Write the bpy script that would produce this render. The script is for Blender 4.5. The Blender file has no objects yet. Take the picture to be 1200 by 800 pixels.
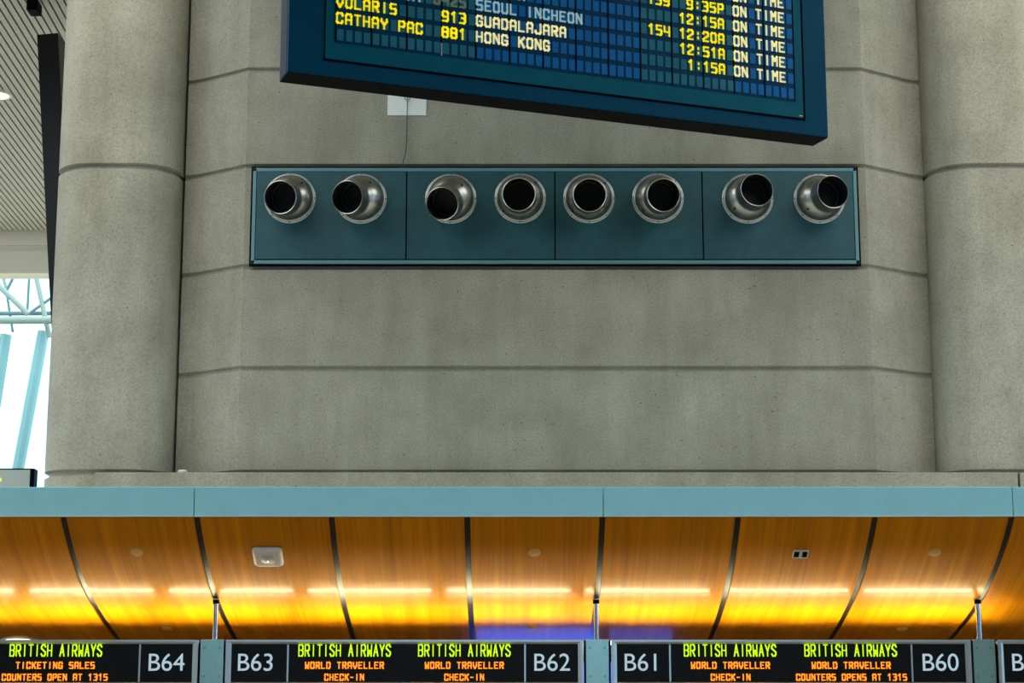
import bpy, bmesh, math, random
from mathutils import Vector, Matrix
random.seed(7)
C = bpy.context.scene.collection
SC = bpy.context.scene

# ------------------------------------------------------------------ camera, sky, exposure
F, PITCH, EYE = 2200.0, 0.1934, 1.65          # focal length in pixels of a 1200 px frame, upward pitch, eye height
CP, SP = math.cos(PITCH), math.sin(PITCH)
cd = bpy.data.cameras.new('camera'); cam = bpy.data.objects.new('camera', cd); C.objects.link(cam)
cd.sensor_width = 36; cd.lens = F / 1200 * 36; cd.clip_end = 500
cam.location = (0, 0, EYE); cam.rotation_euler = (math.pi / 2 + PITCH, 0, 0)
SC.camera = cam
SC.view_settings.view_transform = 'Standard'; SC.view_settings.look = 'None'
SC.view_settings.exposure = 0.0; SC.view_settings.gamma = 1.0
SC.view_settings.use_curve_mapping = False

w = bpy.data.worlds.new('overcast_sky'); SC.world = w; w.use_nodes = True
nt = w.node_tree; nt.nodes.clear()
SKY = 3.75
out = nt.nodes.new('ShaderNodeOutputWorld'); bg = nt.nodes.new('ShaderNodeBackground')
tc = nt.nodes.new('ShaderNodeTexCoord'); sx = nt.nodes.new('ShaderNodeSeparateXYZ'); rp = nt.nodes.new('ShaderNodeValToRGB')
nt.links.new(tc.outputs['Generated'], sx.inputs[0])
half = nt.nodes.new('ShaderNodeMath'); half.operation = 'MULTIPLY_ADD'; half.inputs[1].default_value = .5; half.inputs[2].default_value = .5
nt.links.new(sx.outputs['Z'], half.inputs[0]); nt.links.new(half.outputs[0], rp.inputs[0])
el = rp.color_ramp.elements
for _ in range(3): el.new(.5)
for e_, (p_, c_) in zip(el, ((0.0, (.32, .30, .26)), (.49, (.34, .33, .30)), (.51, (.10, .46, 1.0)), (.63, (.72, .95, 1.0)), (.82, (1.0, .96, .84)))):
    e_.position = p_; e_.color = (*c_, 1)
nt.links.new(rp.outputs[0], bg.inputs[0]); bg.inputs[1].default_value = SKY
nt.links.new(bg.outputs[0], out.inputs[0])

TUBE = 42.0                                     # fluorescent tubes behind the signs
YW = 18.6                                       # the concrete wall's distance
S = YW / 16.5
HZ = [EYE + (h - EYE) * S for h in (3.70, 4.6347, 5.5684, 6.5052, 7.4304, 8.355)]   # joints in the concrete
CEIL = 10.5

# ------------------------------------------------------------------ helpers
def ray(x, y):
    a, b = (x - 600) / F, (400 - y) / F
    return Vector((a, CP - b * SP, SP + b * CP))
def at(x, y, Y):
    d = ray(x, y); return Vector((0, 0, EYE)) + d * (Y / d.y)
def atz(x, y, zc):
    return Vector((0, 0, EYE)) + ray(x, y) * zc
def proj(p):
    z = p.z - EYE; zc = p.y * CP + z * SP
    return 600 + F * p.x / zc, 400 - F * (-p.y * SP + z * CP) / zc

def put(name, me, m, parent=None, loc=None):
    o = bpy.data.objects.new(name, me); C.objects.link(o)
    if m is not None: me.materials.append(m)
    if parent is not None: o.parent = parent
    if loc is not None: o.location = loc
    return o
def obj(name, bm, m, parent=None, loc=None, smooth=None):
    bmesh.ops.recalc_face_normals(bm, faces=bm.faces[:])
    me = bpy.data.meshes.new(name); bm.to_mesh(me); bm.free()
    if smooth:
        for p in me.polygons: p.use_smooth = True
        try: me.set_sharp_from_angle(angle=math.radians(smooth))
        except Exception: pass
    return put(name, me, m, parent, loc)
def tag(o, label=None, cat=None, group=None, kind=None):
    if label: o['label'] = label
    if cat: o['category'] = cat
    if group: o['group'] = group
    if kind: o['kind'] = kind
    return o
def thing(name, label, cat, loc=(0, 0, 0), group=None):
    o = bpy.data.objects.new(name, None); C.objects.link(o); o.location = loc; o.empty_display_size = .05
    return tag(o, label, cat, group)
def struct(o): o['kind'] = 'structure'; return o

def add_box(bm, lo, hi, M=None, bevel=0.0):
    vs = [bm.verts.new((x, y, z)) for x in (lo[0], hi[0]) for y in (lo[1], hi[1]) for z in (lo[2], hi[2])]
    fs = [(0, 1, 3, 2), (4, 6, 7, 5), (0, 4, 5, 1), (2, 3, 7, 6), (0, 2, 6, 4), (1, 5, 7, 3)]
    faces = [bm.faces.new([vs[i] for i in f]) for f in fs]
    if bevel > 0:
        es = list({e for f in faces for e in f.edges})
        r = bmesh.ops.bevel(bm, geom=es, offset=bevel, segments=2, affect='EDGES', profile=.5)
        vs = list({v for v in vs if v.is_valid} | set(r['verts']))
    if M is not None: bmesh.ops.transform(bm, matrix=M, verts=vs)
    return vs
def box(lo, hi, M=None, bevel=0.0):
    bm = bmesh.new(); add_box(bm, lo, hi, M, bevel); return bm
def frame_of(p, q):
    d = (q - p).normalized(); u = d.cross(Vector((0, 0, 1)))
    if u.length < 1e-4: u = Vector((1, 0, 0))
    u.normalize(); v = u.cross(d); return d, u, v
def add_tube(bm, p, q, r, n=16, r2=None):
    p, q = Vector(p), Vector(q); d, u, v = frame_of(p, q); r2 = r if r2 is None else r2
    A = [bm.verts.new(p + (u * math.cos(a) + v * math.sin(a)) * r) for a in [2 * math.pi * k / n for k in range(n)]]
    B = [bm.verts.new(q + (u * math.cos(a) + v * math.sin(a)) * r2) for a in [2 * math.pi * k / n for k in range(n)]]
    for k in range(n): bm.faces.new((A[k], A[(k + 1) % n], B[(k + 1) % n], B[k]))
    bm.faces.new(A[::-1]); bm.faces.new(B)
def add_path(bm, pts, r, n=8):
    for a, b in zip(pts[:-1], pts[1:]): add_tube(bm, a, b, r, n)
def add_lathe(bm, prof, o, d, n=48, closed=False):
    """revolve (radius, distance along axis) pairs about the axis d through o"""
    o, d = Vector(o), Vector(d).normalized()
    u = d.cross(Vector((0, 0, 1))).normalized(); v = u.cross(d)
    rings = []
    for r, t in prof:
        if r < 1e-6: rings.append([bm.verts.new(o + d * t)])
        else: rings.append([bm.verts.new(o + d * t + (u * math.cos(a) + v * math.sin(a)) * r) for a in [2 * math.pi * k / n for k in range(n)]])
    pairs = list(zip(rings[:-1], rings[1:]))
    if closed: pairs.append((rings[-1], rings[0]))
    for A, B in pairs:
        for k in range(n):
            k2 = (k + 1) % n
            if len(A) == 1 and len(B) == 1: break
            if len(A) == 1: bm.faces.new((A[0], B[k2], B[k]))
            elif len(B) == 1: bm.faces.new((A[k], A[k2], B[0]))
            else: bm.faces.new((A[k], A[k2], B[k2], B[k]))
def stack_loops(bm, loops):
    rs = [[bm.verts.new(p) for p in L] for L in loops]
    n = len(rs[0])
    for A, B in zip(rs[:-1], rs[1:]):
        for k in range(n): bm.faces.new((A[k], A[(k + 1) % n], B[(k + 1) % n], B[k]))
    bm.faces.new(rs[0][::-1]); bm.faces.new(rs[-1])

# ------------------------------------------------------------------ materials
def mat(name, col, rough=.5, metal=0.0, emit=None, es=0.0, coat=0.0, spec=None, coat_rough=.05):
    m = bpy.data.materials.new(name); m.use_nodes = True
    b = m.node_tree.nodes['Principled BSDF']
    b.inputs['Base Color'].default_value = (*col, 1); b.inputs['Roughness'].default_value = rough
    b.inputs['Metallic'].default_value = metal
    if emit: b.inputs['Emission Color'].default_value = (*emit, 1); b.inputs['Emission Strength'].default_value = es
    if coat: b.inputs['Coat Weight'].default_value = coat; b.inputs['Coat Roughness'].default_value = coat_rough
    if spec is not None: b.inputs['Specular IOR Level'].default_value = spec
    return m
def nodes(m): return m.node_tree.nodes, m.node_tree.links, m.node_tree.nodes['Principled BSDF']
def noise(N, L, coord, scale, detail=3, rough=.5):
    n = N.new('ShaderNodeTexNoise'); n.inputs['Scale'].default_value = scale
    n.inputs['Detail'].default_value = detail; n.inputs['Roughness'].default_value = rough
    L.new(coord, n.inputs['Vector']); return n.outputs['Fac']
def ramp(N, L, src, stops):
    r = N.new('ShaderNodeValToRGB'); L.new(src, r.inputs[0]); e = r.color_ramp.elements
    while len(e) < len(stops): e.new(0.5)
    for k, (p, c) in enumerate(stops): e[k].position = p; e[k].color = (*c, 1)
    return r.outputs[0]
def mixc(N, L, a, b, fac, mode='MULTIPLY'):
    x = N.new('ShaderNodeMix'); x.data_type = 'RGBA'; x.blend_type = mode
    if isinstance(fac, float): x.inputs['Factor'].default_value = fac
    else: L.new(fac, x.inputs['Factor'])
    for s, v in ((6, a), (7, b)):
        if isinstance(v, tuple): x.inputs[s].default_value = (*v, 1)
        else: L.new(v, x.inputs[s])
    return x.outputs[2]
def bump(N, L, b, h, strength, dist=.01):
    n = N.new('ShaderNodeBump'); n.inputs['Strength'].default_value = strength; n.inputs['Distance'].default_value = dist
    L.new(h, n.inputs['Height']); L.new(n.outputs[0], b.inputs['Normal'])
def mapping(N, L, scale):
    t = N.new('ShaderNodeTexCoord'); mp = N.new('ShaderNodeMapping'); mp.inputs['Scale'].default_value = scale
    L.new(t.outputs['Object'], mp.inputs[0]); return mp.outputs[0]

def concrete(name, base):
    m = mat(name, base, .85, spec=.3); N, L, b = nodes(m)
    co = mapping(N, L, (1, 1, 1)); cs = mapping(N, L, (2.2, 2.2, .35))
    big = ramp(N, L, noise(N, L, co, 1.3, 5, .6), [(.3, (.80, .80, .78)), (.7, (1.12, 1.12, 1.14))])
    stk = ramp(N, L, noise(N, L, cs, 1.6, 4, .6), [(.3, (.86, .86, .84)), (.65, (1.06, 1.06, 1.06))])
    fin = ramp(N, L, noise(N, L, co, 55, 3, .7), [(.28, (.62, .62, .60)), (.50, (1, 1, 1)), (.72, (1.25, 1.25, 1.22))])
    pit = ramp(N, L, noise(N, L, co, 34, 1, .4), [(.205, (.42, .41, .38)), (.25, (1, 1, 1))])
    c = mixc(N, L, base, big, 1.0); c = mixc(N, L, c, stk, 1.0); c = mixc(N, L, c, fin, .8); c = mixc(N, L, c, pit, .9)
    L.new(c, b.inputs['Base Color'])
    bump(N, L, b, noise(N, L, co, 45, 4, .7), .25, .006)
    return m
M_CON = concrete('concrete', (.345, .33, .268))
M_CON2 = concrete('concrete_column', (.395, .375, .300))

def wood_mat():
    m = mat('veneer', (.5, .2, .02), .5, coat=.2, coat_rough=.105, spec=.08); N, L, b = nodes(m)
    co = mapping(N, L, (14, .35, .35)); c2 = mapping(N, L, (60, 1.2, 1.2)); c3 = mapping(N, L, (3.3, .12, .12))
    a = ramp(N, L, noise(N, L, co, 1.0, 4, .55), [(.3, (.55, .20, .001)), (.7, (.74, .31, .002))])
    f = ramp(N, L, noise(N, L, c2, 1.0, 3, .6), [(.3, (.86, .84, .8)), (.7, (1.08, 1.06, 1.05))])
    g = ramp(N, L, noise(N, L, c3, 1.0, 2, .5), [(.35, (.9, .88, .85)), (.65, (1.08, 1.08, 1.08))])
    c = mixc(N, L, a, f, 1.0); c = mixc(N, L, c, g, 1.0); L.new(c, b.inputs['Base Color'])
    return m
M_WOOD = wood_mat()
def mottled(name, col, rough, metal=0.0, amp=.12, scale=6, spec=None):
    m = mat(name, col, rough, metal, spec=spec); N, L, b = nodes(m)
    co = mapping(N, L, (1, 1, 1))
    v = ramp(N, L, noise(N, L, co, scale, 5, .6), [(.3, (1 - amp,) * 3), (.7, (1 + amp,) * 3)])
    L.new(mixc(N, L, col, v, 1.0), b.inputs['Base Color']); return m
M_FASCIA = mottled('fascia_paint', (.38, .85, .97), .40, amp=.03)
M_FASEDGE = mat('fascia_edge', (.62, .78, .78), .4)
M_PANEL = mottled('teal_panel', (.016, .080, .100), .45, amp=.16, scale=9)
M_PANEDGE = mat('teal_edge', (.12, .27, .31), .4)
M_BLACK = mat('black', (.004, .0045, .006), .6, spec=.02)
M_GLBLACK = mat('black_channel', (.012, .012, .013), .36, spec=.5)
M_STEEL = mottled('duct_steel', (.38, .36, .33), .30, 1.0, .08, 14)
M_RIM = mottled('flange_alu', (.50, .53, .51), .42, .75, .05, 20)
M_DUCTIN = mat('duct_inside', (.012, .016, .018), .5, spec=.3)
M_CHROME = mat('chrome', (.75, .77, .78), .14, 1.0)
M_ALU = mat('sign_aluminium', (.62, .72, .74), .35, .7)
M_PLATE = mottled('bracket_steel', (.42, .66, .62), .34, .9, .06, 12)
M_GLASS_DK = mat('sign_glass', (.010, .012, .017), .06, spec=.7)
M_NUM = mat('sign_letters', (.55, .68, .74), .5, emit=(.46, .66, .76), es=.6)
M_LEDG = mat('led_green', (.3, .5, .0), .5, emit=(.52, .82, .0), es=1.15)
M_LEDO = mat('led_orange', (.6, .2, .0), .5, emit=(1.0, .26, .015), es=1.35)
M_BFRAME = mottled('board_frame', (.0002, .078, .155), .5, amp=.06, scale=4, spec=.10)
M_BSIDE = mat('board_side', (.045, .048, .055), .6, spec=.1)
M_BINNER = mottled('board_inner', (.0003, .135, .200), .5, amp=.08, scale=5, spec=.12)
M_BGRID = mat('board_grid', (.0003, .055, .125), .5, spec=.12)
def cell_mat(name, a, b_):
    m = mat(name, a, .45, spec=.2); N, L, b = nodes(m); co = mapping(N, L, (1, 1, 1))
    L.new(ramp(N, L, noise(N, L, co, 3.0, 3, .6), [(.3, a), (.7, b_)]), b.inputs['Base Color']); return m
M_CELLB = cell_mat('flap_blue', (.0005, .17, .52), (.002, .21, .58))
M_CELLT = cell_mat('flap_teal', (.010, .19, .30), (.035, .25, .33))
M_FLAPY = mat('flap_yellow', (.85, .70, .0), .6, emit=(.95, .78, .0), es=.6, spec=.1)  # flap lettering is printed; a glow is added to all four flap colours
M_FLAPW = mat('flap_cream', (.80, .74, .36), .6, emit=(.95, .86, .38), es=.55, spec=.1)
M_FLAPC = mat('flap_pale_cyan', (.42, .62, .62), .6, emit=(.35, .6, .62), es=.35)
M_FLAPD = mat('flap_dim_olive', (.22, .30, .16), .6, emit=(.2, .28, .12), es=.2)
M_WHITE = mat('white_plastic', (.80, .82, .80), .4)
M_BEIGE = mat('beige_cover', (.74, .46, .14), .6, spec=.1)
M_TUBE = mat('tube_glow', (1, 1, 1), .4, emit=(1.0, .90, .56), es=TUBE)
M_SLAT = mottled('ceiling_slat', (.50, .57, .57), .6, 0.0, .05, 3)
M_OFFW = mat('offwhite_paint', (.84, .90, .86), .6)
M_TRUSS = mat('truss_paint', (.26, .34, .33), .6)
M_TRUSSB = mat('truss_painted_shade', (.10, .21, .25), .6)  # darker copy of the truss paint, shade put into the colour
M_DARK = mottled('dark_cladding', (.014, .013, .014), .4, amp=.2, scale=3, spec=.2)
M_FLOOR = mottled('terrazzo', (.34, .25, .16), .5, amp=.1, scale=8)
M_LOWER = mat('lower_wall_paint', (.12, .08, .05), .6)
M_FRONT = mat('hall_paint', (.30, .29, .26), .7)
M_WIRE = mat('wire', (.02, .018, .014), .6)
M_LAMP = mat('lamp_glow', (1, 1, 1), .4, emit=(1.0, .86, .6), es=3.0)

# ------------------------------------------------------------------ lettering: stroke capitals on a unit square
def Z(*a): return list(a)
ST = {
 'A': [[(0,0),(0,.82),(.22,1),(.78,1),(1,.82),(1,0)], [(0,.42),(1,.42)]],
 'B': [[(0,0),(0,1),(.8,1),(1,.85),(1,.65),(.82,.52),(1,.38),(1,.15),(.8,0),(0,0)], [(0,.52),(.82,.52)]],
 'C': [[(1,.74),(1,.86),(.85,1),(.15,1),(0,.88),(0,.12),(.15,0),(.85,0),(1,.14),(1,.26)]],
 'D': [[(0,0),(0,1),(.75,1),(1,.8),(1,.2),(.75,0),(0,0)]],
 'E': [[(1,1),(0,1),(0,0),(1,0)], [(0,.52),(.75,.52)]],
 'G': [[(1,.8),(.8,1),(.2,1),(0,.85),(0,.15),(.2,0),(.8,0),(1,.15),(1,.45),(.55,.45)]],
 'H': [[(0,0),(0,1)], [(1,0),(1,1)], [(0,.5),(1,.5)]],
 'I': [[(.5,0),(.5,1)]],
 'J': [[(1,1),(1,.15),(.8,0),(.2,0),(0,.15),(0,.3)]],
 'K': [[(0,0),(0,1)], [(1,1),(.1,.45)], [(.35,.6),(1,0)]],
 'L': [[(0,1),(0,0),(1,0)]],
 'M': [[(0,0),(0,1),(.5,.55),(1,1),(1,0)]],
 'N': [[(0,0),(0,1),(1,.1)], [(1,0),(1,1)]],
 'O': [[(.2,0),(0,.15),(0,.85),(.2,1),(.8,1),(1,.85),(1,.15),(.8,0),(.2,0)]],
 'P': [[(0,0),(0,1),(.8,1),(1,.85),(1,.6),(.8,.45),(0,.45)]],
 'R': [[(0,0),(0,1),(.8,1),(1,.85),(1,.62),(.8,.48),(0,.48)], [(.5,.48),(1,0)]],
 'S': [[(1,1),(.15,1),(0,.88),(0,.62),(.15,.52),(.85,.52),(1,.40),(1,.12),(.85,0),(0,0)]],
 'T': [[(0,1),(1,1)], [(.5,1),(.5,0)]],
 'U': [[(0,1),(0,.15),(.2,0),(.8,0),(1,.15),(1,1)]],
 'V': [[(0,1),(0,.45),(.5,0),(1,.45),(1,1)]],
 'W': [[(0,1),(.1,0),(.5,.5),(.9,0),(1,1)]],
 'Y': [[(0,1),(0,.75),(.5,.42),(1,.75),(1,1)], [(.5,.45),(.5,0)]],
 '0': [[(.2,0),(0,.15),(0,.85),(.2,1),(.8,1),(1,.85),(1,.15),(.8,0),(.2,0)]],
 '1': [[(.2,.82),(.55,1),(.55,0)]],
 '2': [[(0,.82),(.2,1),(.8,1),(1,.85),(1,.62),(0,.2),(0,0),(1,0)]],
 '3': [[(0,1),(.8,1),(1,.85),(1,.65),(.8,.52),(.35,.52)], [(.8,.52),(1,.38),(1,.15),(.8,0),(0,0)]],
 '4': [[(0,1),(0,.42),(1,.42)], [(1,1),(1,0)]],
 '5': [[(1,1),(0,1),(0,.55),(.8,.55),(1,.42),(1,.15),(.8,0),(0,0)]],
 '6': [[(1,1),(.2,1),(0,.85),(0,.15),(.2,0),(.8,0),(1,.15),(1,.42),(.8,.55),(0,.55)]],
 '8': [[(.2,0),(0,.15),(0,.4),(.2,.53),(0,.65),(0,.85),(.2,1),(.8,1),(1,.85),(1,.65),(.8,.53),(1,.4),(1,.15),(.8,0),(.2,0)], [(.2,.53),(.8,.53)]],
 '9': [[(0,0),(.8,0),(1,.15),(1,.85),(.8,1),(.2,1),(0,.85),(0,.58),(.2,.45),(1,.45)]],
 '-': [[(.1,.48),(.9,.48)]],
 ':': [[(.5,.18),(.5,.3)], [(.5,.68),(.5,.8)]],
}
LED = dict(ST); LED['A'] = [[(0,0),(.5,1),(1,0)], [(.2,.34),(.8,.34)]]
LED['Y'] = [[(0,1),(.5,.45),(1,1)], [(.5,.45),(.5,0)]]
LED['S'] = [[(1,.82),(.75,1),(.25,1),(0,.82),(0,.68),(1,.34),(1,.16),(.75,0),(.25,0),(0,.18)]]
LED['M'] = [[(0,0),(0,1),(.5,.4),(1,1),(1,0)]]
def add_text(bm, s, x0, z0, pitch, cw, ch, tx, tz, y=0.0, dep=.004, font=ST):
    """capitals in the local XZ plane facing -Y; pitch per cell, cw x ch glyph, stroke tx wide (verticals), tz (horizontals)"""
    for i, c in enumerate(s):
        if c not in font: continue
        ox = x0 + i * pitch + (pitch - cw) / 2
        w_, h_ = cw - tx, ch - tz
        for line in font[c]:
            pts = [(ox + tx / 2 + a * w_, z0 + tz / 2 + b * h_) for a, b in line]
            for (ax, az), (bx, bz) in zip(pts[:-1], pts[1:]):
                dx, dz = bx - ax, bz - az; l = math.hypot(dx, dz) or 1e-6; dx /= l; dz /= l
                t = tx * abs(dz) + tz * abs(dx)            # stroke width by direction
                e = t * .42; nx, nz = -dz * t / 2, dx * t / 2
                q = [(ax - dx * e + nx, az - dz * e + nz), (ax - dx * e - nx, az - dz * e - nz),
                     (bx + dx * e - nx, bz + dz * e - nz), (bx + dx * e + nx, bz + dz * e + nz)]
                f = [bm.verts.new((px, y, pz)) for px, pz in q]; g = [bm.verts.new((px, y + dep, pz)) for px, pz in q]
                bm.faces.new(f)
                for k in range(4): bm.faces.new((f[k], g[k], g[(k + 1) % 4], f[(k + 1) % 4]))
def font_mesh(name, s, h, dep, m, parent, loc):
    """a word in the built-in sans lettering, centred, cap height h, standing in XZ and facing -Y"""
    cu = bpy.data.curves.new(name, 'FONT'); cu.body = s; cu.size = h / .685; cu.extrude = dep; cu.align_x = 'CENTER'
    cu.space_character = 1.0; cu.resolution_u = 6
    t = bpy.data.objects.new(name, cu); C.objects.link(t)
    dg = bpy.context.evaluated_depsgraph_get(); me = bpy.data.meshes.new_from_object(t.evaluated_get(dg))
    bpy.data.objects.remove(t); me.transform(Matrix.Rotation(math.pi / 2, 4, 'X')); me.materials.clear()
    return put(name, me, m, parent, loc)

# ================================================================== THE SETTING
struct(obj('floor', box((-26, -14, -.1), (26, 46, 0)), M_FLOOR))

# ceiling of narrow metal slats, running away from the camera with dark gaps; bays left open to the sky on both sides
bm = bmesh.new()
pit, sw = .098, .073
ROT = Matrix.Translation((0, YW, 0)) @ Matrix.Rotation(math.radians(2.2), 4, 'Z') @ Matrix.Translation((0, -YW, 0))
k = 0; x = -17.0
while x < 17:
    add_box(bm, (x, 19.6, CEIL), (x + sw, 34.62, CEIL + .02), ROT); x += pit
struct(obj('ceiling', bm, M_SLAT))
struct(obj('ceiling_backing', box((-17, 19.4, CEIL + .06), (17, 34.5, CEIL + .3)), M_BLACK))
bm = bmesh.new()
add_box(bm, (-3.2, -12, CEIL), (4.0, 19.4, CEIL + .3))
for a, b_ in ((-17, -11.5), (12.3, 17)): add_box(bm, (a, -12, CEIL), (b_, 19.4, CEIL + .3))
add_box(bm, (-11.5, -12, CEIL), (-3.2, 9, CEIL + .3)); add_box(bm, (4.0, -12, CEIL), (12.3, 9, CEIL + .3))
for y0 in (9, 13.4, 18.2):
    y1 = 19.4 if y0 == 18.2 else y0 + .5
    add_box(bm, (-11.5, y0, CEIL), (-3.2, y1, CEIL + .3)); add_box(bm, (4.0, y0, CEIL), (12.3, y1, CEIL + .3))
struct(obj('ceiling_skylights', bm, M_FRONT))
# hall walls out of the picture: a high front window added for fill light, a tall one in the right wall
bm = bmesh.new()
add_box(bm, (-17, -12.3, 0), (17, -12, 4.6)); add_box(bm, (-17, -12.3, 9.8), (17, -12, CEIL + .3))
add_box(bm, (-17, -12.3, 4.6), (-6.5, -12, 9.8)); add_box(bm, (6.5, -12.3, 4.6), (17, -12, 9.8))
for xx in (-3.2, 0, 3.2): add_box(bm, (xx - .1, -12.3, 4.6), (xx + .1, -12, 9.8))
struct(obj('wall_front', bm, M_FRONT))
for nm, x0, za, zb in (('wall_left', -17.3, 4.5, 10), ('wall_right', 17, 3.0, 9.0)):     # tall unseen side windows, the left one added for side light
    bm = bmesh.new()
    add_box(bm, (x0, -12, 0), (x0 + .3, 6, CEIL + .3)); add_box(bm, (x0, 17.5, 0), (x0 + .3, 19, CEIL + .3))
    add_box(bm, (x0, 6, 0), (x0 + .3, 17.5, za)); add_box(bm, (x0, 6, zb), (x0 + .3, 17.5, CEIL + .3))
    for yy in (8.8, 11.7, 14.6): add_box(bm, (x0 + .1, yy - .1, za), (x0 + .2, yy + .1, zb))
    struct(obj(nm, bm, M_FRONT))

# concrete wall between the columns: flat middle, angled cheeks, horizontal joints
XL, XR, GL, GR, DZ = -2.4219 * S, 3.2115 * S, -3.0822 * S, 3.852 * S, .3694 * S
def wall_loop(z, g):
    pts = []
    left = [(GL - .35, DZ + .26), (GL + .038, DZ + .26), (GL + .044, DZ), (GL + .10, DZ * .985), (GL + .20, DZ * .88), (XL - .05, .035), (XL - .01, .004), (XL + .04, 0)]
    right = [(2 * 0 + (XL + XR) - a, d) for a, d in left][::-1]
    for a, d in left + right: pts.append((a, YW + d + g, z))
    pts += [(GR + .35, YW + 1.6, z), (GL - .35, YW + 1.6, z)]
    return pts
def levels(joints, z0, z1, dep=.036, h=.032):
    L = [(z0, 0)]
    for j in joints: L += [(j - h, 0), (j - h * .6, dep * .75), (j + h * .1, dep), (j + h * .5, dep), (j + h, 0)]
    return L + [(z1, 0)]
bm = bmesh.new(); stack_loops(bm, [wall_loop(z, g) for z, g in levels(HZ, 3.36, CEIL)])
struct(obj('wall_back', bm, M_CON))
# low kerb block the wall stands behind
zt = at(600, 553.2, YW - .16).z
bm = box((at(110.5, 560, YW - .16).x, YW - .16, 3.2), (at(1193, 560, YW - .16).x, YW + .5, zt), bevel=.012)
add_box(bm, (at(1195.3, 560, YW - .16).x, YW - .16, 3.2), (7.5, YW + .5, zt), bevel=.012)
struct(obj('trim_1', bm, M_CON))

# columns: rounded square plan, ring joint every third course
def col_loop(cx, z, g, hw=.645, r=.43, n=9):
    pts = []; h = hw - g; r_ = r - g * .5
    cy = YW + hw - .03
    for q, (sx_, sy_) in enumerate(((1, -1), (1, 1), (-1, 1), (-1, -1))):
        a0 = -math.pi / 2 + q * math.pi / 2
        for k in range(n + 1):
            a = a0 + k / n * math.pi / 2
            pts.append((cx + sx_ * (h - r_) + r_ * math.cos(a), cy + sy_ * (h - r_) + r_ * math.sin(a), z))
    return pts
CLX = (GL + .02) - .645; CRX = (GR - .02) + .645
JC = [HZ[0], HZ[3]]
for cx, lab in ((CLX, 'broad rounded concrete column left of the vent panel, beside the bright glazing'),
                (CRX, 'rounded concrete column right of the vent panel, cut by the frame edge')):
    bm = bmesh.new(); stack_loops(bm, [col_loop(cx, z, g) for z, g in levels(JC, 0, CEIL - .002, .042, .034)])
    tag(obj('concrete_column', bm, M_CON2, smooth=40), lab, 'column')

# ------------------------------------------------------------------ counter canopy: fascia, curved timber soffit, back wall
ZF = 14.68
PROF = [(606, 1.0), (625, 1.0085), (644, 1.018), (659, 1.0275), (671, 1.036), (683, 1.046), (695, 1.0575), (707, 1.0715),
        (716, 1.0835), (725, 1.0965), (733, 1.109), (741, 1.124), (748, 1.138)]
PTS = [(atz(600, y, ZF * k).y, atz(600, y, ZF * k).z) for y, k in PROF]
e0, e1 = PTS[-2], PTS[-1]
PTS += [(e1[0] + .25, e1[1] - .045), (e1[0] + .5, e1[1] - .075), (e1[0] + .8, e1[1] - .09)]
# resample the curve evenly with a little smoothing
def resample(P, n=60):
    def cr(p0, p1, p2, p3, t):
        return tuple(.5 * (2 * b + (c - a) * t + (2 * a - 5 * b + 4 * c - d) * t * t + (3 * b - a - 3 * c + d) * t ** 3) for a, b, c, d in zip(p0, p1, p2, p3))
    out_ = []
    E = [P[0]] + P + [P[-1]]
    for i in range(len(P) - 1):
        for k in range(5): out_.append(cr(E[i], E[i + 1], E[i + 2], E[i + 3], k / 5))
    out_.append(P[-1])
    for _ in range(14):
        out_ = [out_[0]] + [tuple((a + 2 * b + c) / 4 for a, b, c in zip(out_[i - 1], out_[i], out_[i + 1])) for i in range(1, len(out_) - 1)] + [out_[-1]]
    return out_
CUR = resample(PTS)
def soffit(y_px):
    """(Y, Z, outward normal (ny, nz)) of the soffit where it is seen at image row y"""
    for (a, b) in zip(CUR[:-1], CUR[1:]):
        ya, yb = proj(Vector((0, a[0], a[1])))[1], proj(Vector((0, b[0], b[1])))[1]
        if ya <= y_px <= yb:
            t = (y_px - ya) / (yb - ya); n = Vector((b[1] - a[1], -(b[0] - a[0]))).normalized()
            return a[0] + t * (b[0] - a[0]), a[1] + t * (b[1] - a[1]), n
    a, b = CUR[-2], CUR[-1]; n = Vector((b[1] - a[1], -(b[0] - a[0]))).normalized(); return b[0], b[1], n
def soffit_at(x, y):
    Y, Z_, n = soffit(y); p = at(x, y, Y); return p, Vector((0, n.x, n.y))
SEAM = [at(x, 606, CUR[0][0]).x for x in (-85, 74, 230.5, 388.5, 547.5, 706, 865, 1025.5, 1185.7, 1345)]
def strip(bm, x0, x1, off, thick):
    ring = []
    for i, (Y, Z_) in enumerate(CUR):
        a, b = CUR[max(i - 1, 0)], CUR[min(i + 1, len(CUR) - 1)]
        n = Vector((b[1] - a[1], -(b[0] - a[0]))).normalized()
        lo = (Y + n.x * off, Z_ + n.y * off); hi = (Y + n.x * (off - thick), Z_ + n.y * (off - thick))
        ring.append([bm.verts.new((xx, *p)) for xx, p in ((x0, lo), (x1, lo), (x1, hi), (x0, hi))])
    for A, B in zip(ring[:-1], ring[1:]):
        for k in range(4): bm.faces.new((A[k], A[(k + 1) % 4], B[(k + 1) % 4], B[k]))
    bm.faces.new(ring[0][::-1]); bm.faces.new(ring[-1])
PLAB = ['curved orange wood canopy panel cut off by the left frame edge',
        'curved orange wood canopy panel above the B64 sign, with two small round covers',
        'curved orange wood canopy panel carrying the white plastic wireless box',
        'curved orange wood canopy panel with no fitting, next right of the white box one',
        'curved orange wood canopy panel with round covers and blue glow, above the B62 number',
        'curved orange wood canopy panel above the B61 number, with no fitting on it',
        'curved orange wood canopy panel carrying the small dark rectangular sensor',
        'curved orange wood canopy panel with round covers, above the B60 number',
        'curved orange wood canopy panel cut off by the right frame edge']
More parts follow.
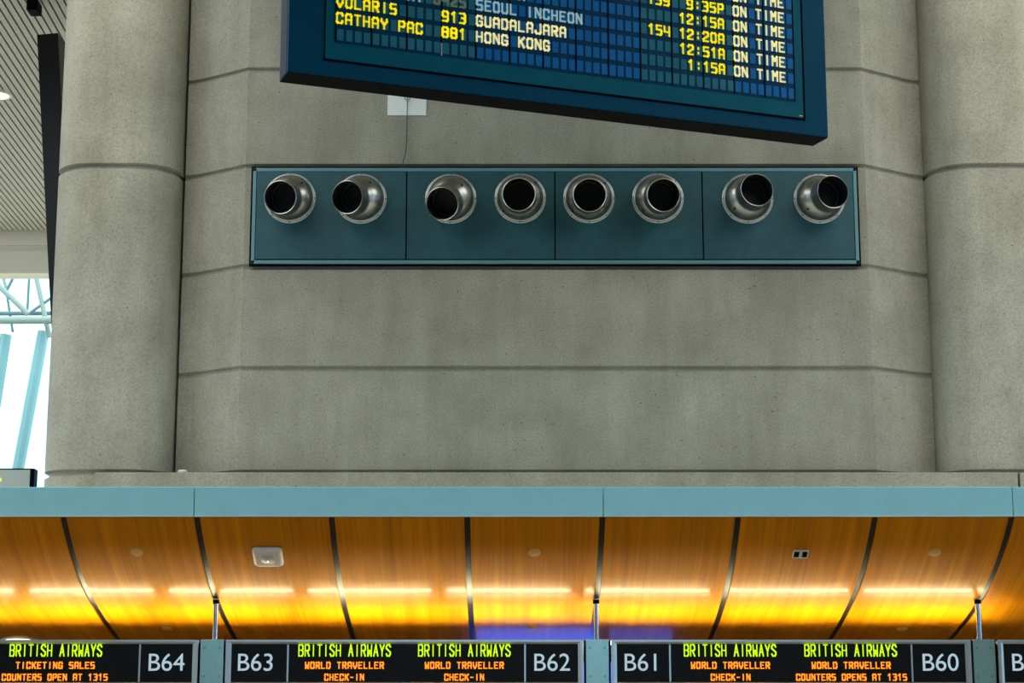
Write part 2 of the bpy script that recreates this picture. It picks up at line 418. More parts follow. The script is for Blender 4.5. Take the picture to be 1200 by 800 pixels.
for k in range(9):
    bm = bmesh.new(); strip(bm, SEAM[k] + .024, SEAM[k + 1] - .024, 0, .02)
    tag(obj('canopy_panel', bm, M_WOOD, smooth=60), PLAB[k], 'wood panel', 'curved wood panels under the canopy')
for k in range(1, 9):                                     # dark channels between the panels
    bm = bmesh.new(); strip(bm, SEAM[k] - .022, SEAM[k] + .022, -.012, .01)
    struct(obj('trim_%d' % (k + 1), bm, M_GLBLACK, smooth=60))
bm = bmesh.new(); strip(bm, SEAM[0], SEAM[9], -.026, .02)
struct(obj('ceiling_canopy_backing', bm, M_BLACK, smooth=60))
# fascia
fb, ft = atz(600, 604.6, ZF - .04), atz(600, 569.6, ZF - .04)
FY = fb.y
fx = [-7.5] + [at(x, 590, FY).x for x in (227.5, 707, 1187)] + [7.5]
for k in range(4):
    bm = box((fx[k] + .003, FY, fb.z), (fx[k + 1] - .003, FY + .05, ft.z), bevel=.004)
    o = struct(obj('trim_%d' % (k + 10), bm, M_FASCIA))
    bm = box((fx[k] + .003, FY - .006, fb.z - .004), (fx[k + 1] - .003, FY + .02, fb.z + .008), bevel=.002)
    obj('edge_strip', bm, M_FASEDGE, o)
struct(obj('trim_14', box((-7.5, FY + .02, CUR[0][1] - .002), (7.5, FY + .03, fb.z + .02)), M_BLACK))
struct(obj('ceiling_canopy_top', box((-7.5, FY + .055, ft.z - .05), (7.5, YW - .17, ft.z - .02)), M_OFFW))
struct(obj('wall_counter', box((-7.5, CUR[-1][0], 0), (7.5, CUR[-1][0] + .12, 3.1)), M_LOWER))

# ================================================================== CHECK-IN SIGNS
SZ = 15.5
sb = atz(600, 749.3, SZ); SY = sb.y; STOP = sb.z
def sx_(x): return at(x, 775, SY).x
def sz_(y): return at(600, y, SY).z
def words_of(s):
    out_, k = [], 0
    for wd in s.split(' '):
        if wd: out_.append((wd, k))
        k += len(wd) + 1
    return out_
def led_block(par, cx, lines):
    PX = (sx_(700) - sx_(600)) / 100.0; made = []
    for i, (s, m, y0, y1, pw, tx, tz, fo) in enumerate(lines):
        z0, z1 = sz_(y1), sz_(y0); pitch = pw * PX; xs0 = sx_(cx) - len(s) * pitch / 2
        for wd, k in words_of(s):
            bm = bmesh.new(); add_text(bm, wd, xs0 + k * pitch, z0, pitch, pitch * .82, z1 - z0, tx * PX, tz * PX, SY + .010, .003, fo)
            made.append(obj('led_word', bm, m, par))
    return made
G = lambda s: (s, M_LEDG, 754.6, 769.0, 7.33, 1.35, 1.35, LED)
O1 = lambda s: (s, M_LEDO, 775.1, 783.4, 6.25, 1.45, 1.3, ST)
O2 = lambda s: (s, M_LEDO, 789.1, 797.3, 5.95, 1.4, 1.3, ST)
def counter_sign(xa, xb, dl, dr, nums, blocks, label):
    """xa..xb outer frame, dl/dr divider positions, nums [(centre px, text)]"""
    t = thing('counter_sign', label, 'sign', ((sx_(xa) + sx_(xb)) / 2, SY, sz_(804)), 'check-in counter signs')
    inv = Matrix.Translation(-t.location)
    def ob(name, bm, m, par=t, smooth=None):
        if par is t: bmesh.ops.transform(bm, matrix=inv, verts=bm.verts[:])
        return obj(name, bm, m, par, smooth=smooth)
    X0, X1, Z0, Z1 = sx_(xa), sx_(xb), sz_(804), STOP
    fw, fh = .052, sz_(750) - sz_(755.4)
    # frame with a sloping inner bevel on all four sides
    bm = bmesh.new()
    outer = [(X0, Z0), (X1, Z0), (X1, Z1), (X0, Z1)]; inner = [(X0 + fw, Z0 + fh), (X1 - fw, Z0 + fh), (X1 - fw, Z1 - fh), (X0 + fw, Z1 - fh)]
    mid = [(a * .55 + c * .45, b * .55 + d * .45) for (a, b), (c, d) in zip(outer, inner)]
    loops = [[(a, SY + .03, b) for a, b in outer], [(a, SY, b) for a, b in outer], [(a, SY, b) for a, b in mid], [(a, SY + .02, b) for a, b in inner]]
    rs = [[bm.verts.new(p) for p in L] for L in loops]
    for A, B in zip(rs[:-1], rs[1:]):
        for k in range(4): bm.faces.new((A[k], A[(k + 1) % 4], B[(k + 1) % 4], B[k]))
    ob('frame', bm, M_ALU)
    ob('housing', box((X0 + .004, SY + .03, Z0 + .004), (X1 - .004, SY + .13, Z1 - .012)), M_BLACK)
    ob('screen', box((X0 + fw * .9, SY + .0155, Z0 + fh * .9), (X1 - fw * .9, SY + .028, Z1 - fh * .9)), M_GLASS_DK)
    for d in (dl, dr):
        ob('divider', box((sx_(d) - .007, SY + .009, Z0 + fh), (sx_(d) + .007, SY + .016, Z1 - fh)), M_ALU)
    for cx, s in nums:
        font_mesh('number', s, sz_(765.6) - sz_(785.6), .002, M_NUM, t, Vector((sx_(cx), SY + .012, sz_(785.6))) - t.location)
    for cx, lines in blocks:
        for ch in led_block(t, cx, lines): ch.data.transform(inv)
    return t
BA = 'BRITISH AIRWAYS'
counter_sign(-190, 231.5, -120, 163.2, [(194.3, 'B64')], [(64.5, [G(BA), O1('TICKETING SALES'), O2('COUNTERS OPEN AT 1315')])],
             'counter sign ending in B64, with ticketing sales in orange lights')
counter_sign(264, 684, 337, 615.3, [(299, 'B63'), (646.5, 'B62')],
             [(403.5, [G(BA), O1('WORLD TRAVELLER'), O2('CHECK-IN')]), (544, [G(BA), O1('WORLD TRAVELLER'), O2('CHECK-IN')])],
             'counter sign with B63 at its left end and B62 at its right')
counter_sign(716.5, 1138.5, 785.3, 1069, [(752.5, 'B61'), (1102, 'B60')],
             [(856, [G(BA), O1('WORLD TRAVELLER'), O2('CHECK-IN')]), (997.5, [G(BA), O1('WORLD TRAVELLER'), O2('COUNTERS OPENS AT 1315')])],
             'counter sign with B61 at its left end and B60 at its right')
counter_sign(1170.5, 1592, 1243, 1522, [(1207, 'B59')], [], 'counter sign at the right frame edge, only its letter B in view')

# posts between the signs: steel plate, four screws, chrome pole, collar
for (xa, xb, px, lab) in ((232.6, 262.6, 253.2, 'steel sign post with chrome pole between the B64 and B63 signs'),
                          (685.6, 715.0, 698.6, 'steel sign post with chrome pole between the B62 and B61 signs'),
                          (1140.6, 1168.8, 1145.6, 'steel sign post with chrome pole right of the B60 sign')):
    t = thing('sign_post', lab, 'post', (sx_((xa + xb) / 2), SY + .03, sz_(804)), 'posts between the counter signs')
    inv = Matrix.Translation(-t.location)
    def ob(name, bm, m, smooth=None):
        bmesh.ops.transform(bm, matrix=inv, verts=bm.verts[:]); return obj(name, bm, m, t, smooth=smooth)
    a, b = sx_(xa) + .008, sx_(xb) - .008
    ob('plate', box((a, SY + .022, sz_(804)), (b, SY + .05, STOP + .004), bevel=.003), M_PLATE)
    ob('gap_light_block', box((sx_(xa) - .008, SY + .054, sz_(804)), (sx_(xb) + .008, SY + .064, STOP - .004)), M_BLACK)  # added black sheet, keeps lamp light out of the gaps beside the plate
    for xx in (a + .035, b - .035):
        for zz in (sz_(758.5), sz_(792)):
            bm = bmesh.new(); add_lathe(bm, [(0, .006), (.007, .005), (.009, 0), (0, -.001)], (xx, SY + .022, zz), (0, -1, 0), 14)
            ob('screw', bm, M_STEEL, 40)
    ob('lamp_arm', box(((a + b) / 2 - .05, SY + .062, STOP - .13), ((a + b) / 2 + .05, SY + .20, STOP - .1055)), M_BLACK)
    Y, Z_, n = soffit(706); pY = SY + .085; ptop = at(px, 706, pY)
    for (u_, v_) in zip(CUR[:-1], CUR[1:]):
        if u_[0] <= pY <= v_[0]: ztop = u_[1] + (v_[1] - u_[1]) * (pY - u_[0]) / (v_[0] - u_[0])
    bm = bmesh.new(); add_tube(bm, (ptop.x, pY, sz_(800)), (ptop.x, pY, ztop - .002), .0215, 24)
    ob('pole', bm, M_CHROME, 40)
    bm = bmesh.new(); add_tube(bm, (ptop.x, pY, ztop - .035), (ptop.x, pY, ztop - .001), .027, 24)
    ob('collar', bm, M_BLACK, 40)

# fluorescent tubes lying in a trough behind the signs, shining up on the wood
TY, TZ = SY + .129, STOP - .095
TP = (sx_(600 + 167.5 * 6) - sx_(600)) / 6
for k in range(-2, 7):
    xc = sx_(176 + 167.5 * k) * 1.012 - TP / 2
    t = thing('tube_light', 'fluorescent tube light lying behind the counter signs', 'lamp', (xc, TY, TZ), 'tube lights behind the signs')
    L2 = TP / 2 - .05
    bm = bmesh.new(); add_box(bm, (-L2 - .02, 0, -.01), (L2 + .02, .328, 0)); add_box(bm, (-L2 - .02, .315, 0), (L2 + .02, .328, .102)); add_box(bm, (-L2 - .02, 0, 0), (L2 + .02, .008, .06))
    obj('housing', bm, M_WHITE, t)
    for ty in (.23,):
        bm = bmesh.new(); add_tube(bm, (-L2, ty, .05), (L2, ty, .05), .019, 12); obj('tube', bm, M_TUBE, t, smooth=40)
        for s_ in (-1, 1):
            obj('end_cap', box((s_ * L2 - .012, ty - .02, 0), (s_ * L2 + .012, ty + .02, .068)), M_WHITE, t)

# ------------------------------------------------------------------ fittings on the wood
def disc(x, y, r, lab):
    p, n = soffit_at(x, y)
    bm = bmesh.new(); add_lathe(bm, [(0, .012), (r * .85, .012), (r, .006), (r, .001), (0, .001)], p, n, 32)
    bmesh.ops.translate(bm, verts=bm.verts[:], vec=-p)
    tag(obj('sprinkler_cover', bm, M_BEIGE, None, p, 40), lab, 'cover', 'round covers on the canopy wood')
disc(160.5, 646.4, .050, 'small round beige cover on the wood panel above B64, upper one')
disc(626.3, 646.8, .050, 'small round beige cover on the wood panel above B62, upper one')
disc(1095, 646.8, .050, 'small round beige cover on the wood panel above B60, upper one')
disc(195.5, 735.2, .044, 'small round beige cover low on the wood panel, just above the B64 sign')
disc(624.3, 734.6, .044, 'small round beige cover low on the wood panel in the blue glow above B62')
disc(1057, 736, .044, 'small round beige cover low on the wood panel, just above the B60 sign')
p, n = soffit_at(25, 750.9)
t = thing('recessed_downlight', 'glowing white recessed light in the wood just over the ticketing sales sign', 'ceiling light', p)
bm = bmesh.new(); add_lathe(bm, [(.165, 0.001), (.165, .012), (.18, .010), (.184, .001)], (0, 0, 0), n, 40, True); obj('trim_ring', bm, M_WHITE, t, smooth=40)
bm = bmesh.new(); add_lathe(bm, [(0, .001), (.164, .001), (.164, .008), (0, .010)], (0, 0, 0), n, 40); obj('lens', bm, M_LAMP, t, smooth=40)
def on_soffit(x, y):
    p, n = soffit_at(x, y); up = Vector((1, 0, 0)).cross(n)
    M = Matrix((( -1, 0, 0, p.x), (0, up.y, n.y, p.y), (0, up.z, n.z, p.z), (0, 0, 0, 1)))
    M[0][0] = 1; return M
# white wireless box
M4 = on_soffit(314.3, 649.5)
t = thing('access_point', 'white plastic wireless box with rounded corners on the wood panel', 'access point', (0, 0, 0)); t.matrix_world = M4
def rrect(hx, hy, r, z, n=6):
    return [(sx2 * (hx - r) + r * math.cos(a0 + k / n * math.pi / 2), sy2 * (hy - r) + r * math.sin(a0 + k / n * math.pi / 2), z)
            for sx2, sy2, a0 in ((1, 1, 0), (-1, 1, math.pi / 2), (-1, -1, math.pi), (1, -1, 1.5 * math.pi)) for k in range(n + 1)]
bm = bmesh.new(); stack_loops(bm, [rrect(.105, .105, .03, 0), rrect(.118, .118, .035, .012), rrect(.118, .118, .035, .03), rrect(.100, .100, .03, .048), rrect(.085, .085, .025, .05)])
obj('casing', bm, M_WHITE, t, smooth=50)
bm = bmesh.new(); stack_loops(bm, [rrect(.055, .05, .02, .049), rrect(.05, .045, .018, .054)]); obj('badge', bm, mat('pale_grey', (.5, .55, .58), .4), t, smooth=50)
bm = bmesh.new(); add_lathe(bm, [(0, .059), (.008, .057), (.01, .053), (0, .052)], (0, .02, 0), (0, 0, 1), 16) if False else add_tube(bm, (0, .02, .05), (0, .02, .058), .008, 16)
obj('indicator_light', bm, mat('led_white', (.7, .75, 1), .4, emit=(.7, .75, 1), es=1.5), t)
# small sensor
M4 = on_soffit(938, 648.4)
t = thing('motion_sensor', 'small dark rectangular sensor in a pale frame on the wood panel', 'sensor', (0, 0, 0)); t.matrix_world = M4
bm = bmesh.new(); add_box(bm, (-.062, -.05, 0), (.062, -.042, .012)); add_box(bm, (-.062, .042, 0), (.062, .05, .012))
add_box(bm, (-.062, -.042, 0), (-.054, .042, .012)); add_box(bm, (.054, -.042, 0), (.062, .042, .012)); obj('frame', bm, M_WHITE, t)
obj('sensor_window', box((-.054, -.042, 0), (.054, .042, .006)), M_BLACK, t)
obj('lens', box((-.012, -.04, .006), (.012, .04, .016), bevel=.004), mat('pale_lens', (.45, .62, .62), .3), t)

# ================================================================== VENT PANEL WITH EIGHT JET NOZZLES
PY = YW - .05
pl, pr = at(293.0, 252, PY).x, at(1007.6, 252, PY).x
ptp, pbt = at(600, 194.5, PY).z, at(600, 311.0, PY).z
t = thing('vent_panel', 'long teal metal panel with four sections set on the concrete wall', 'vent panel', ((pl + pr) / 2, YW, pbt))
inv = Matrix.Translation(-t.location)
def ob(name, bm, m, par=t, smooth=None):
    bmesh.ops.transform(bm, matrix=inv, verts=bm.verts[:]); return obj(name, bm, m, par, smooth=smooth)
ob('backing', box((pl, YW - .028, pbt), (pr, YW, ptp)), M_BLACK)
e = .020; fwid = .036
bm = bmesh.new()
add_box(bm, (pl + e, PY, pbt + e), (pr - e, YW - .028, pbt + e + fwid), bevel=.004); add_box(bm, (pl + e, PY, ptp - e - fwid), (pr - e, YW - .028, ptp - e), bevel=.004)
add_box(bm, (pl + e, PY, pbt + e), (pl + e + fwid, YW - .028, ptp - e), bevel=.004); add_box(bm, (pr - e - fwid, PY, pbt + e), (pr - e, YW - .028, ptp - e), bevel=.004)
ob('edge_frame', bm, M_PANEDGE)
xs = [pl + e + fwid] + [at(x, 252, PY).x for x in (476.3, 650.3, 823.4)] + [pr - e - fwid]
for k in range(4):
    ob('section', box((xs[k] + .007, PY - .004, pbt + e + fwid + .012), (xs[k + 1] - .007, YW - .028, ptp - e - fwid - .004), bevel=.003), M_PANEL)
FR = .262
def jet(fx_, fy_, mx, my, lab):
    c0 = at(fx_, fy_, PY - .004)                       # flange centre on the panel
    Cb = c0 + Vector((0, -.004, 0)); RB, LN, RN = .238, .340, .166
    d0 = ray(mx, my).normalized(); o0 = Vector((0, 0, EYE)) - Cb       # where the mouth's sight line meets a sphere about the ball
    b = o0.dot(d0); cc = o0.dot(o0) - LN * LN; disc_ = b * b - cc
    d = ((o0 + d0 * (-b - math.sqrt(max(disc_, 0)))).normalized())
    t = thing('jet_nozzle', lab, 'air nozzle', c0, 'swivelling air nozzles on the teal panel')
    inv = Matrix.Translation(-c0)
    def ob(name, bm, m, smooth=35):
        bmesh.ops.transform(bm, matrix=inv, verts=bm.verts[:]); return obj(name, bm, m, t, smooth=smooth)
    bm = bmesh.new()
    add_lathe(bm, [(FR, .0), (FR, .014), (FR - .006, .019), (RB + .010, .019), (RB + .008, .036), (RB + .003, .040), (RB - .004, .036), (RB - .008, 0)], c0, (0, -1, 0), 64, True)
    fl = ob('flange', bm, M_RIM)
    bm = bmesh.new()
    for k in range(8):
        a = math.pi / 8 + k * math.pi / 4 + .39
        add_lathe(bm, [(0, .004), (.005, .003), (.007, 0), (0, -.001)], c0 + Vector((math.cos(a) * (FR - .009), -.019, math.sin(a) * (FR - .009))), (0, -1, 0), 10)
    bmesh.ops.transform(bm, matrix=inv, verts=bm.verts[:]); obj('rivets', bm, M_DUCTIN, fl, smooth=35)
    th0 = math.asin((RN + .012) / RB)
    bm = bmesh.new(); n = 20
    add_lathe(bm, [(RB * math.sin(th0 + (math.radians(125) - th0) * k / n), RB * math.cos(th0 + (math.radians(125) - th0) * k / n)) for k in range(n + 1)], Cb, d, 64)
    bmesh.ops.bisect_plane(bm, geom=bm.verts[:] + bm.edges[:] + bm.faces[:], plane_co=c0 + Vector((0, -.001, 0)), plane_no=(0, 1, 0), clear_outer=True)
    ob('ball', bm, M_STEEL, 60)
    z0 = RB * math.cos(th0)
    bm = bmesh.new()
    add_lathe(bm, [(RN + .012, z0), (RN + .004, z0 + .012), (RN, z0 + .03), (RN, LN - .004), (RN + .004, LN), (RN, LN + .003), (RN - .005, LN)], Cb, d, 64)
    nz = ob('nozzle', bm, M_STEEL)
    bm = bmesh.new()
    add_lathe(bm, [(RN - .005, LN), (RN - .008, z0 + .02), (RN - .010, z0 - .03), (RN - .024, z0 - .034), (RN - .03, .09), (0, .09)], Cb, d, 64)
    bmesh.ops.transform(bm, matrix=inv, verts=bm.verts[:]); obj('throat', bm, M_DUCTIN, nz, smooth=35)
    u = d.cross(Vector((0, 0, 1))).normalized(); v = u.cross(d)
    for a in (2.4, 5.6):
        th = th0 + .28; q = Cb + (d * math.cos(th) + (u * math.cos(a) + v * math.sin(a)) * math.sin(th)) * RB
        bm = bmesh.new(); add_tube(bm, q - (q - Cb).normalized() * .01, q + (q - Cb).normalized() * .006, .012, 12); ob('bolt', bm, M_DUCTIN)
JET = [(340, 232.6, 328.5, 231, 'jet nozzle at the far left of the teal panel, turned left'),
       (423, 233, 406.8, 231, 'second jet nozzle from the left, turned hard left past its flange'),
       (528.3, 233, 518.2, 238.6, 'jet nozzle turned down and left, third from the left'),
       (609.5, 232.6, 608, 227.6, 'jet nozzle facing straight out, left of the panel middle joint'),
       (690, 232.6, 691, 228.4, 'jet nozzle facing straight out, right of the panel middle joint'),
       (771, 232.6, 777.5, 228.4, 'jet nozzle turned slightly right, third from the right'),
       (876, 233, 887, 222.2, 'jet nozzle turned up and right, second from the right'),
       (960, 233, 976, 224.6, 'jet nozzle at the far right of the teal panel, turned hard right')]
for j in JET: jet(*j)

# white plate on the wall and the thin wire hanging in front of it
t0, t1 = at(454, 135, YW - .012), at(500, 60, YW - .012)
tag(obj('wall_plate', box((t0.x, YW - .012, t0.z), (t1.x, YW, t1.z), bevel=.002), mat('plate_white', (.85, .88, .86), .5)),
    'plain white rectangular plate on the concrete under the flight board', 'plate')
pts = [at(477.5, 60, YW - .03), at(477.6, 113, YW - .03)] + [at(x, y, YW - .03) for x, y in ((477.4, 120), (477, 140), (476.8, 160), (475.6, 176), (473.6, 186), (471.5, 193))]
t = thing('hanging_wire', 'thin dark wire running from the white plate down to the teal panel', 'wire', pts[-1])
bm = bmesh.new(); add_path(bm, [p - pts[-1] for p in pts], .0045, 8); obj('strand', bm, M_WIRE, t)
bm = bmesh.new(); lp = [at(477.5 + 3.4 * math.cos(a), 113.5 - 4 * math.sin(a), YW - .035) - pts[-1] for a in [math.pi * k / 8 for k in range(0, -9, -1)]]
add_path(bm, lp, .005, 8); add_tube(bm, at(477.5, 114, YW - .03) - pts[-1], at(477.4, 120, YW - .03) - pts[-1], .009, 8)
obj('hook', bm, mat('brass_wire', (.30, .26, .16), .5), t)
# small clear cup-like fitting on the kerb
p = at(214, 553, YW - .10)
bm = bmesh.new(); add_lathe(bm, [(0, 0), (.05, 0), (.055, .012), (.04, .03), (0, .03)], (0, 0, 0), (0, .0001, 1), 20)
tag(obj('glass_fitting', bm, mat('clear_glass', (.55, .62, .60), .1, spec=.6), None, (p.x, p.y, zt), 40), 'tiny pale glassy fitting on the kerb beside the left column', 'fitting')

# ================================================================== FLIGHT BOARD (split flap), hung askew in front of the wall
BY = 11.5
bt = thing('flight_board', 'large dark blue flight departure board with yellow text hung above the vents', 'flight board', (-1.138, BY, 5.8779))
bt.rotation_euler = (0, 0, .3656)
CW, RH, TH, FL, FB, FRR = .0600, .1110, .2225, .3088, .2455, .2660
W = 56 * CW; NR = 13; HT = NR * RH
obj('casing', box((-FL, .006, -FB), (W + FRR, TH, HT + .3), bevel=.006), M_BFRAME, bt)
bm = box((-FL - .003, .035, -FB + .004), (-FL + .02, TH - .04, HT + .29)); obj('side_panel', bm, M_BSIDE, bt)
obj('underside', box((-FL + .004, .012, -FB - .003), (W + FRR - .004, TH - .004, -FB + .02)), M_BLACK, bt)
IL, IB, IR = .066, .128, .068
bm = bmesh.new()                                         # black reveal round the window
for lo, hi in (((-IL - .012, 0, -IB - .014), (W + IR + .014, .008, -IB)), ((-IL - .006, 0, -IB), (-IL, .008, HT + .1)), ((W + IR, 0, -IB), (W + IR + .014, .008, HT + .1))): add_box(bm, lo, hi)
obj('reveal', bm, M_BLACK, bt)
bm = bmesh.new(); add_box(bm, (-IL, .001, -IB), (W + IR, .008, HT + .1)); obj('window_panel', bm, M_BINNER, bt)
bm = bmesh.new(); add_box(bm, (-.006, -.002, -.014), (W + .006, .004, HT)); obj('grid_panel', bm, M_BGRID, bt)
bm = bmesh.new()
for k in range(0, 57, 4): add_box(bm, (k * CW - .004, -.004, -.012), (k * CW + .004, 0, HT))
obj('module_joints', bm, M_BLACK, bt)
def cells(rng, m, name):
    bm = bmesh.new()
    for r in range(NR):
        for c in rng: add_box(bm, (c * CW + .009, -.0045, r * RH + .004), (c * CW + CW - .009 + .002, 0, r * RH + .080))
    obj(name, bm, m, bt)
cells(range(0, 16), M_CELLT, 'airline_flaps'); cells(range(16, 36), M_CELLB, 'destination_flaps')
cells(range(36, 48), M_CELLT, 'gate_and_time_flaps'); cells(range(48, 56), M_CELLB, 'status_flaps')
def btxt(row, cell, s, m):
    for wd, k in words_of(s):
        bm = bmesh.new(); add_text(bm, wd, (cell + k) * CW - .006, row * RH + .004, CW, CW * .80, .078, CW * .20, .0115, -.008, .004)
        obj('flap_word', bm, m, bt)
btxt(1, 0, 'CATHAY PAC', M_FLAPY); btxt(1, 12, '881', M_FLAPY); btxt(1, 16, 'HONG KONG', M_FLAPW); btxt(1, 42, '1:15A', M_FLAPY)
btxt(2, 0, 'VOLARIS', M_FLAPY); btxt(2, 12, '913', M_FLAPY); btxt(2, 16, 'GUADALAJARA', M_FLAPW); btxt(2, 41, '12:51A', M_FLAPY)
btxt(3, 8, 'AY', M_FLAPC); btxt(3, 11, '8425', M_FLAPD); btxt(3, 16, 'SEOUL INCHEON', M_FLAPC); btxt(3, 37, '154', M_FLAPY); btxt(3, 41, '12:20A', M_FLAPY)
btxt(4, 20, 'AN', M_FLAPC); btxt(4, 41, '12:15A', M_FLAPY)
btxt(5, 37, '159', M_FLAPY); btxt(5, 42, '9:35P', M_FLAPY)
btxt(6, 45, '5A', M_FLAPY)
for r in range(1, 7): btxt(r, 48, 'ON TIME', M_FLAPW)
obj('maker_plate', box((W + .035, -.001, -IB + .012), (W + .058, .003, -IB + .019)), M_WHITE, bt)
bm = bmesh.new(); add_box(bm, (12 * CW - .003, -.006, -.01), (12 * CW + .005, -.003, .075)); obj('painted_glint', bm, mat('glint_pale', (.55, .62, .62), .3), bt)  # pale strip standing in for a glint, highlight put into its colour
for xx in (.25, W - .25):
    bm = bmesh.new(); add_tube(bm, (xx, TH / 2, HT + .29), (xx, TH / 2, CEIL - 5.8779 + .01), .03, 16); obj('hanger_rod', bm, M_STEEL, bt, smooth=40)

# ================================================================== FAR LEFT: beam, glazing, truss, dark strut, small sign
FYB = 34.5
z1, z2, z3 = at(0, 266, FYB).z, at(0, 290, FYB).z, at(0, 320, FYB).z
bm = box((-17, FYB, z2 + .05), (17, FYB + .5, z1 + .4)); add_box(bm, (-17, FYB + .08, z2 - .05), (17, FYB + .5, z2 + .06)); add_box(bm, (-17, FYB, z3), (17, FYB + .5, z2 - .05))
struct(obj('trim_15', bm, M_OFFW))
def truss():
    Yt = 39.0
    t = thing('roof_truss', 'pale steel lattice truss outside the far glazing', 'truss', at(-60, 372, Yt))
    def tb(parts, m, nm):
        bm = bmesh.new()
        for (xa, ya, xb, yb, r, dy) in parts:
            a = at(xa, ya, Yt + dy); b = at(xb, yb, Yt + dy); add_tube(bm, a - t.location, b - t.location, r, 12)
        obj(nm, bm, m, t, smooth=40)
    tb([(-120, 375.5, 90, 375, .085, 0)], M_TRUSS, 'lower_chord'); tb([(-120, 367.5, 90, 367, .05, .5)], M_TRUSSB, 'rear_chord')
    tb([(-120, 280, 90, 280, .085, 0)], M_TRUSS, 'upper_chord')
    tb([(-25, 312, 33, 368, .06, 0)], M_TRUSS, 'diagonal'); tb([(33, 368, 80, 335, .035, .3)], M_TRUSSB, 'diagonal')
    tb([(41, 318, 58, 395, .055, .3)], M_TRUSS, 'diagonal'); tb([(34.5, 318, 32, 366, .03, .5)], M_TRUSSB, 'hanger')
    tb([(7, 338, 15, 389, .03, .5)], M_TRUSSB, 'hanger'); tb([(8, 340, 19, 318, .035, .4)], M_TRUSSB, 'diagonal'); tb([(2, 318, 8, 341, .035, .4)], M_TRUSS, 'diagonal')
truss()
for (xa, ya, xb, yb, r, lab) in ((51, 388, 20, 556, .13, 'slanted pale blue glazing bar beside the left column'),
                                 (7, 392, -19, 556, .13, 'slanted pale blue glazing bar at the left frame edge')):
    a, b = at(xa, ya, 39.6), at(xb, yb, 39.6); b = b + (b - a) * .5
    bm = bmesh.new(); add_tube(bm, a - b, Vector((0, 0, 0)), r, 8)
    tag(obj('glazing_bar', bm, mat('glazing_bar_paint', (.22, .46, .52), .5), None, b), lab, 'glazing bar', 'slanted bars of the far glazing')
gl = mat('window_glass', (.92, 1.0, 1.0), .0); N_, L_, b_ = nodes(gl)
tr = N_.new('ShaderNodeBsdfTransparent'); tr.inputs[0].default_value = (.93, .99, 1.0, 1)
gs = N_.new('ShaderNodeBsdfGlossy'); gs.inputs['Roughness'].default_value = .02
mx_ = N_.new('ShaderNodeMixShader'); mx_.inputs[0].default_value = .06
L_.new(tr.outputs[0], mx_.inputs[1]); L_.new(gs.outputs[0], mx_.inputs[2]); L_.new(mx_.outputs[0], N_['Material Output'].inputs[0])
struct(obj('window_1', box((-17, FYB + .2, 0), (17, FYB + .22, z3)), gl))

# dark leaning strut behind the left column
Yd = 23.0
a = at(55.5, 39.5, Yd); b = at(68.5, 300, Yd)
d = (b - a).normalized(); wv = .135
q = a + d * 9.0
rot = Matrix((( -d.z, 0, -d.x), (0, 1, 0), (d.x, 0, -d.z))).transposed()
M4 = Matrix.Translation(a) @ Matrix(((-d.z, 0, d.x, 0), (0, 1, 0, 0), (d.x, 0, d.z, 0), (0, 0, 0, 1)))
bm = box((-wv, 0, 0), (wv, .45, (a.z - .02) / -d.z), None, .006)
o = obj('leaning_strut', bm, M_DARK); o.matrix_world = M4
tag(o, 'dark leaning box strut behind the left concrete column', 'strut')

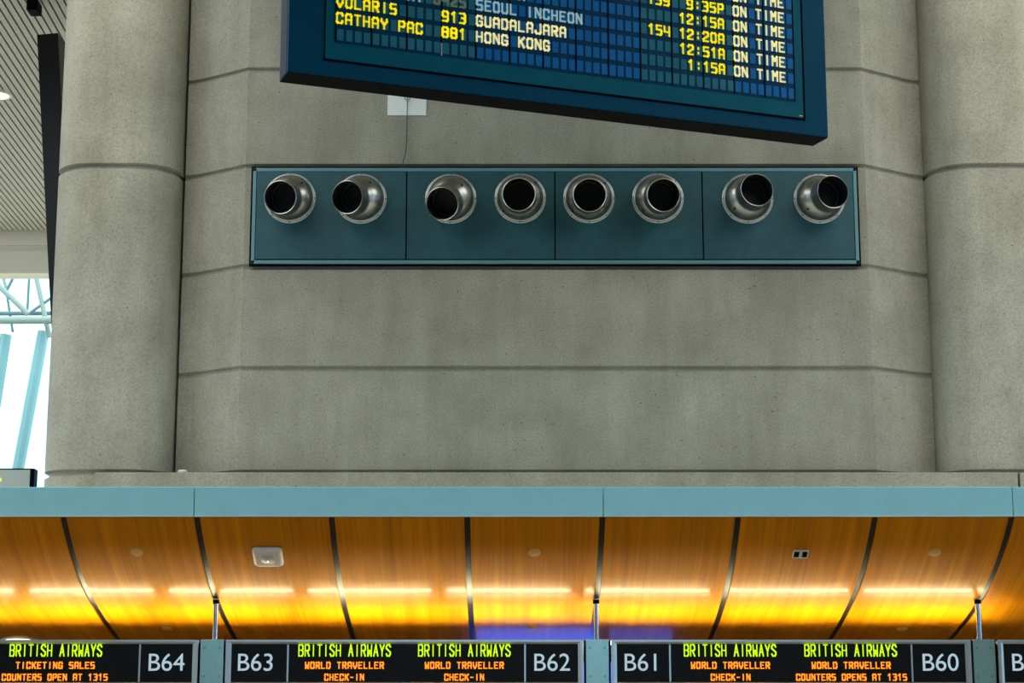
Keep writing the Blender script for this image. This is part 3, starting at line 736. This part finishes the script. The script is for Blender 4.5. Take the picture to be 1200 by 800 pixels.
# ceiling fittings at far left
def to_ceiling(x, y, h=CEIL):
    d = ray(x, y); return Vector((0, 0, EYE)) + d * ((h - EYE) / d.z)
p = to_ceiling(-2.5, 110); p.z = CEIL
t = thing('ceiling_downlight', 'glowing round downlight in the slatted ceiling at the left frame edge', 'ceiling light', p)
bm = bmesh.new(); add_lathe(bm, [(.16, -.03), (.20, -.03), (.205, .0), (.20, .02), (.16, .02)], (0, 0, 0), (0, .0001, 1), 40, True); obj('trim_ring', bm, M_WHITE, t, smooth=40)
bm = bmesh.new(); add_tube(bm, (0, 0, -.026), (0, 0, -.01), .16, 40); obj('lens', bm, M_LAMP, t, smooth=40)
p = to_ceiling(40.5, 1.5); p.z = CEIL
t = thing('spotlight', 'small black spotlight on the slatted ceiling above the leaning strut', 'spotlight', p)
obj('body', box((-.07, -.12, -.16), (.07, .12, -.02), bevel=.01), M_BLACK, t); obj('mount', box((-.03, -.03, -.03), (.03, .03, .0)), M_BLACK, t)

# information sign in the distance, left edge
Ys = 24.0
a, b = at(-70, 548.5, Ys), at(38.5, 590, Ys)
t = thing('hanging_sign', 'pale dark-edged sign box above the blue fascia at the left frame edge', 'sign', ((a.x + b.x) / 2, Ys, b.z))
lx = (b.x - a.x) / 2; hz = a.z - b.z
obj('case', box((-lx, 0, 0), (lx, .18, hz), bevel=.01), M_BLACK, t)
obj('face', box((-lx + .03, -.006, .03), (lx - .055, .002, hz - .02)), mat('sign_face', (.60, .66, .60), .5), t)
cx = at(0, 562, Ys).x - t.location.x; cz = at(0, 562, Ys).z - b.z
bm = bmesh.new(); add_tube(bm, (cx, -.012, cz), (cx, -.006, cz), .022, 16); obj('indicator_light', bm, mat('lime_light', (.6, .8, .1), .4, emit=(.7, .9, .05), es=1.2), t)
for xx in (-lx + .2, lx - .2):
    bm = bmesh.new(); add_tube(bm, (xx, .09, -b.z + .0), (xx, .09, .02), .03, 12); obj('post', bm, M_BLACK, t)
# blue lit screens high on the wall behind the counters; the polished wood mirrors them
BWY = CUR[-1][0]
def xat(x): return at(x, 745, BWY).x
for (xa, xb, es, lab) in ((556, 700, 7.0, 'wide blue lit screen on the wall behind the counters, below B62'),
                          (712, 790, 3.0, 'small blue lit screen on the wall behind the counters, below B61')):
    t = thing('counter_screen', lab, 'screen', ((xat(xa) + xat(xb)) / 2, BWY - .025, 1.76), 'blue screens behind the counters')
    hw = (xat(xb) - xat(xa)) / 2
    obj('case', box((-hw, -.05, 0), (hw, 0, .34), bevel=.006), M_BLACK, t)
    obj('display', box((-hw + .02, -.054, .02), (hw - .02, -.048, .32)), mat('blue_display', (.02, .05, .3), .3, emit=(.06, .16, 1.0), es=es), t)
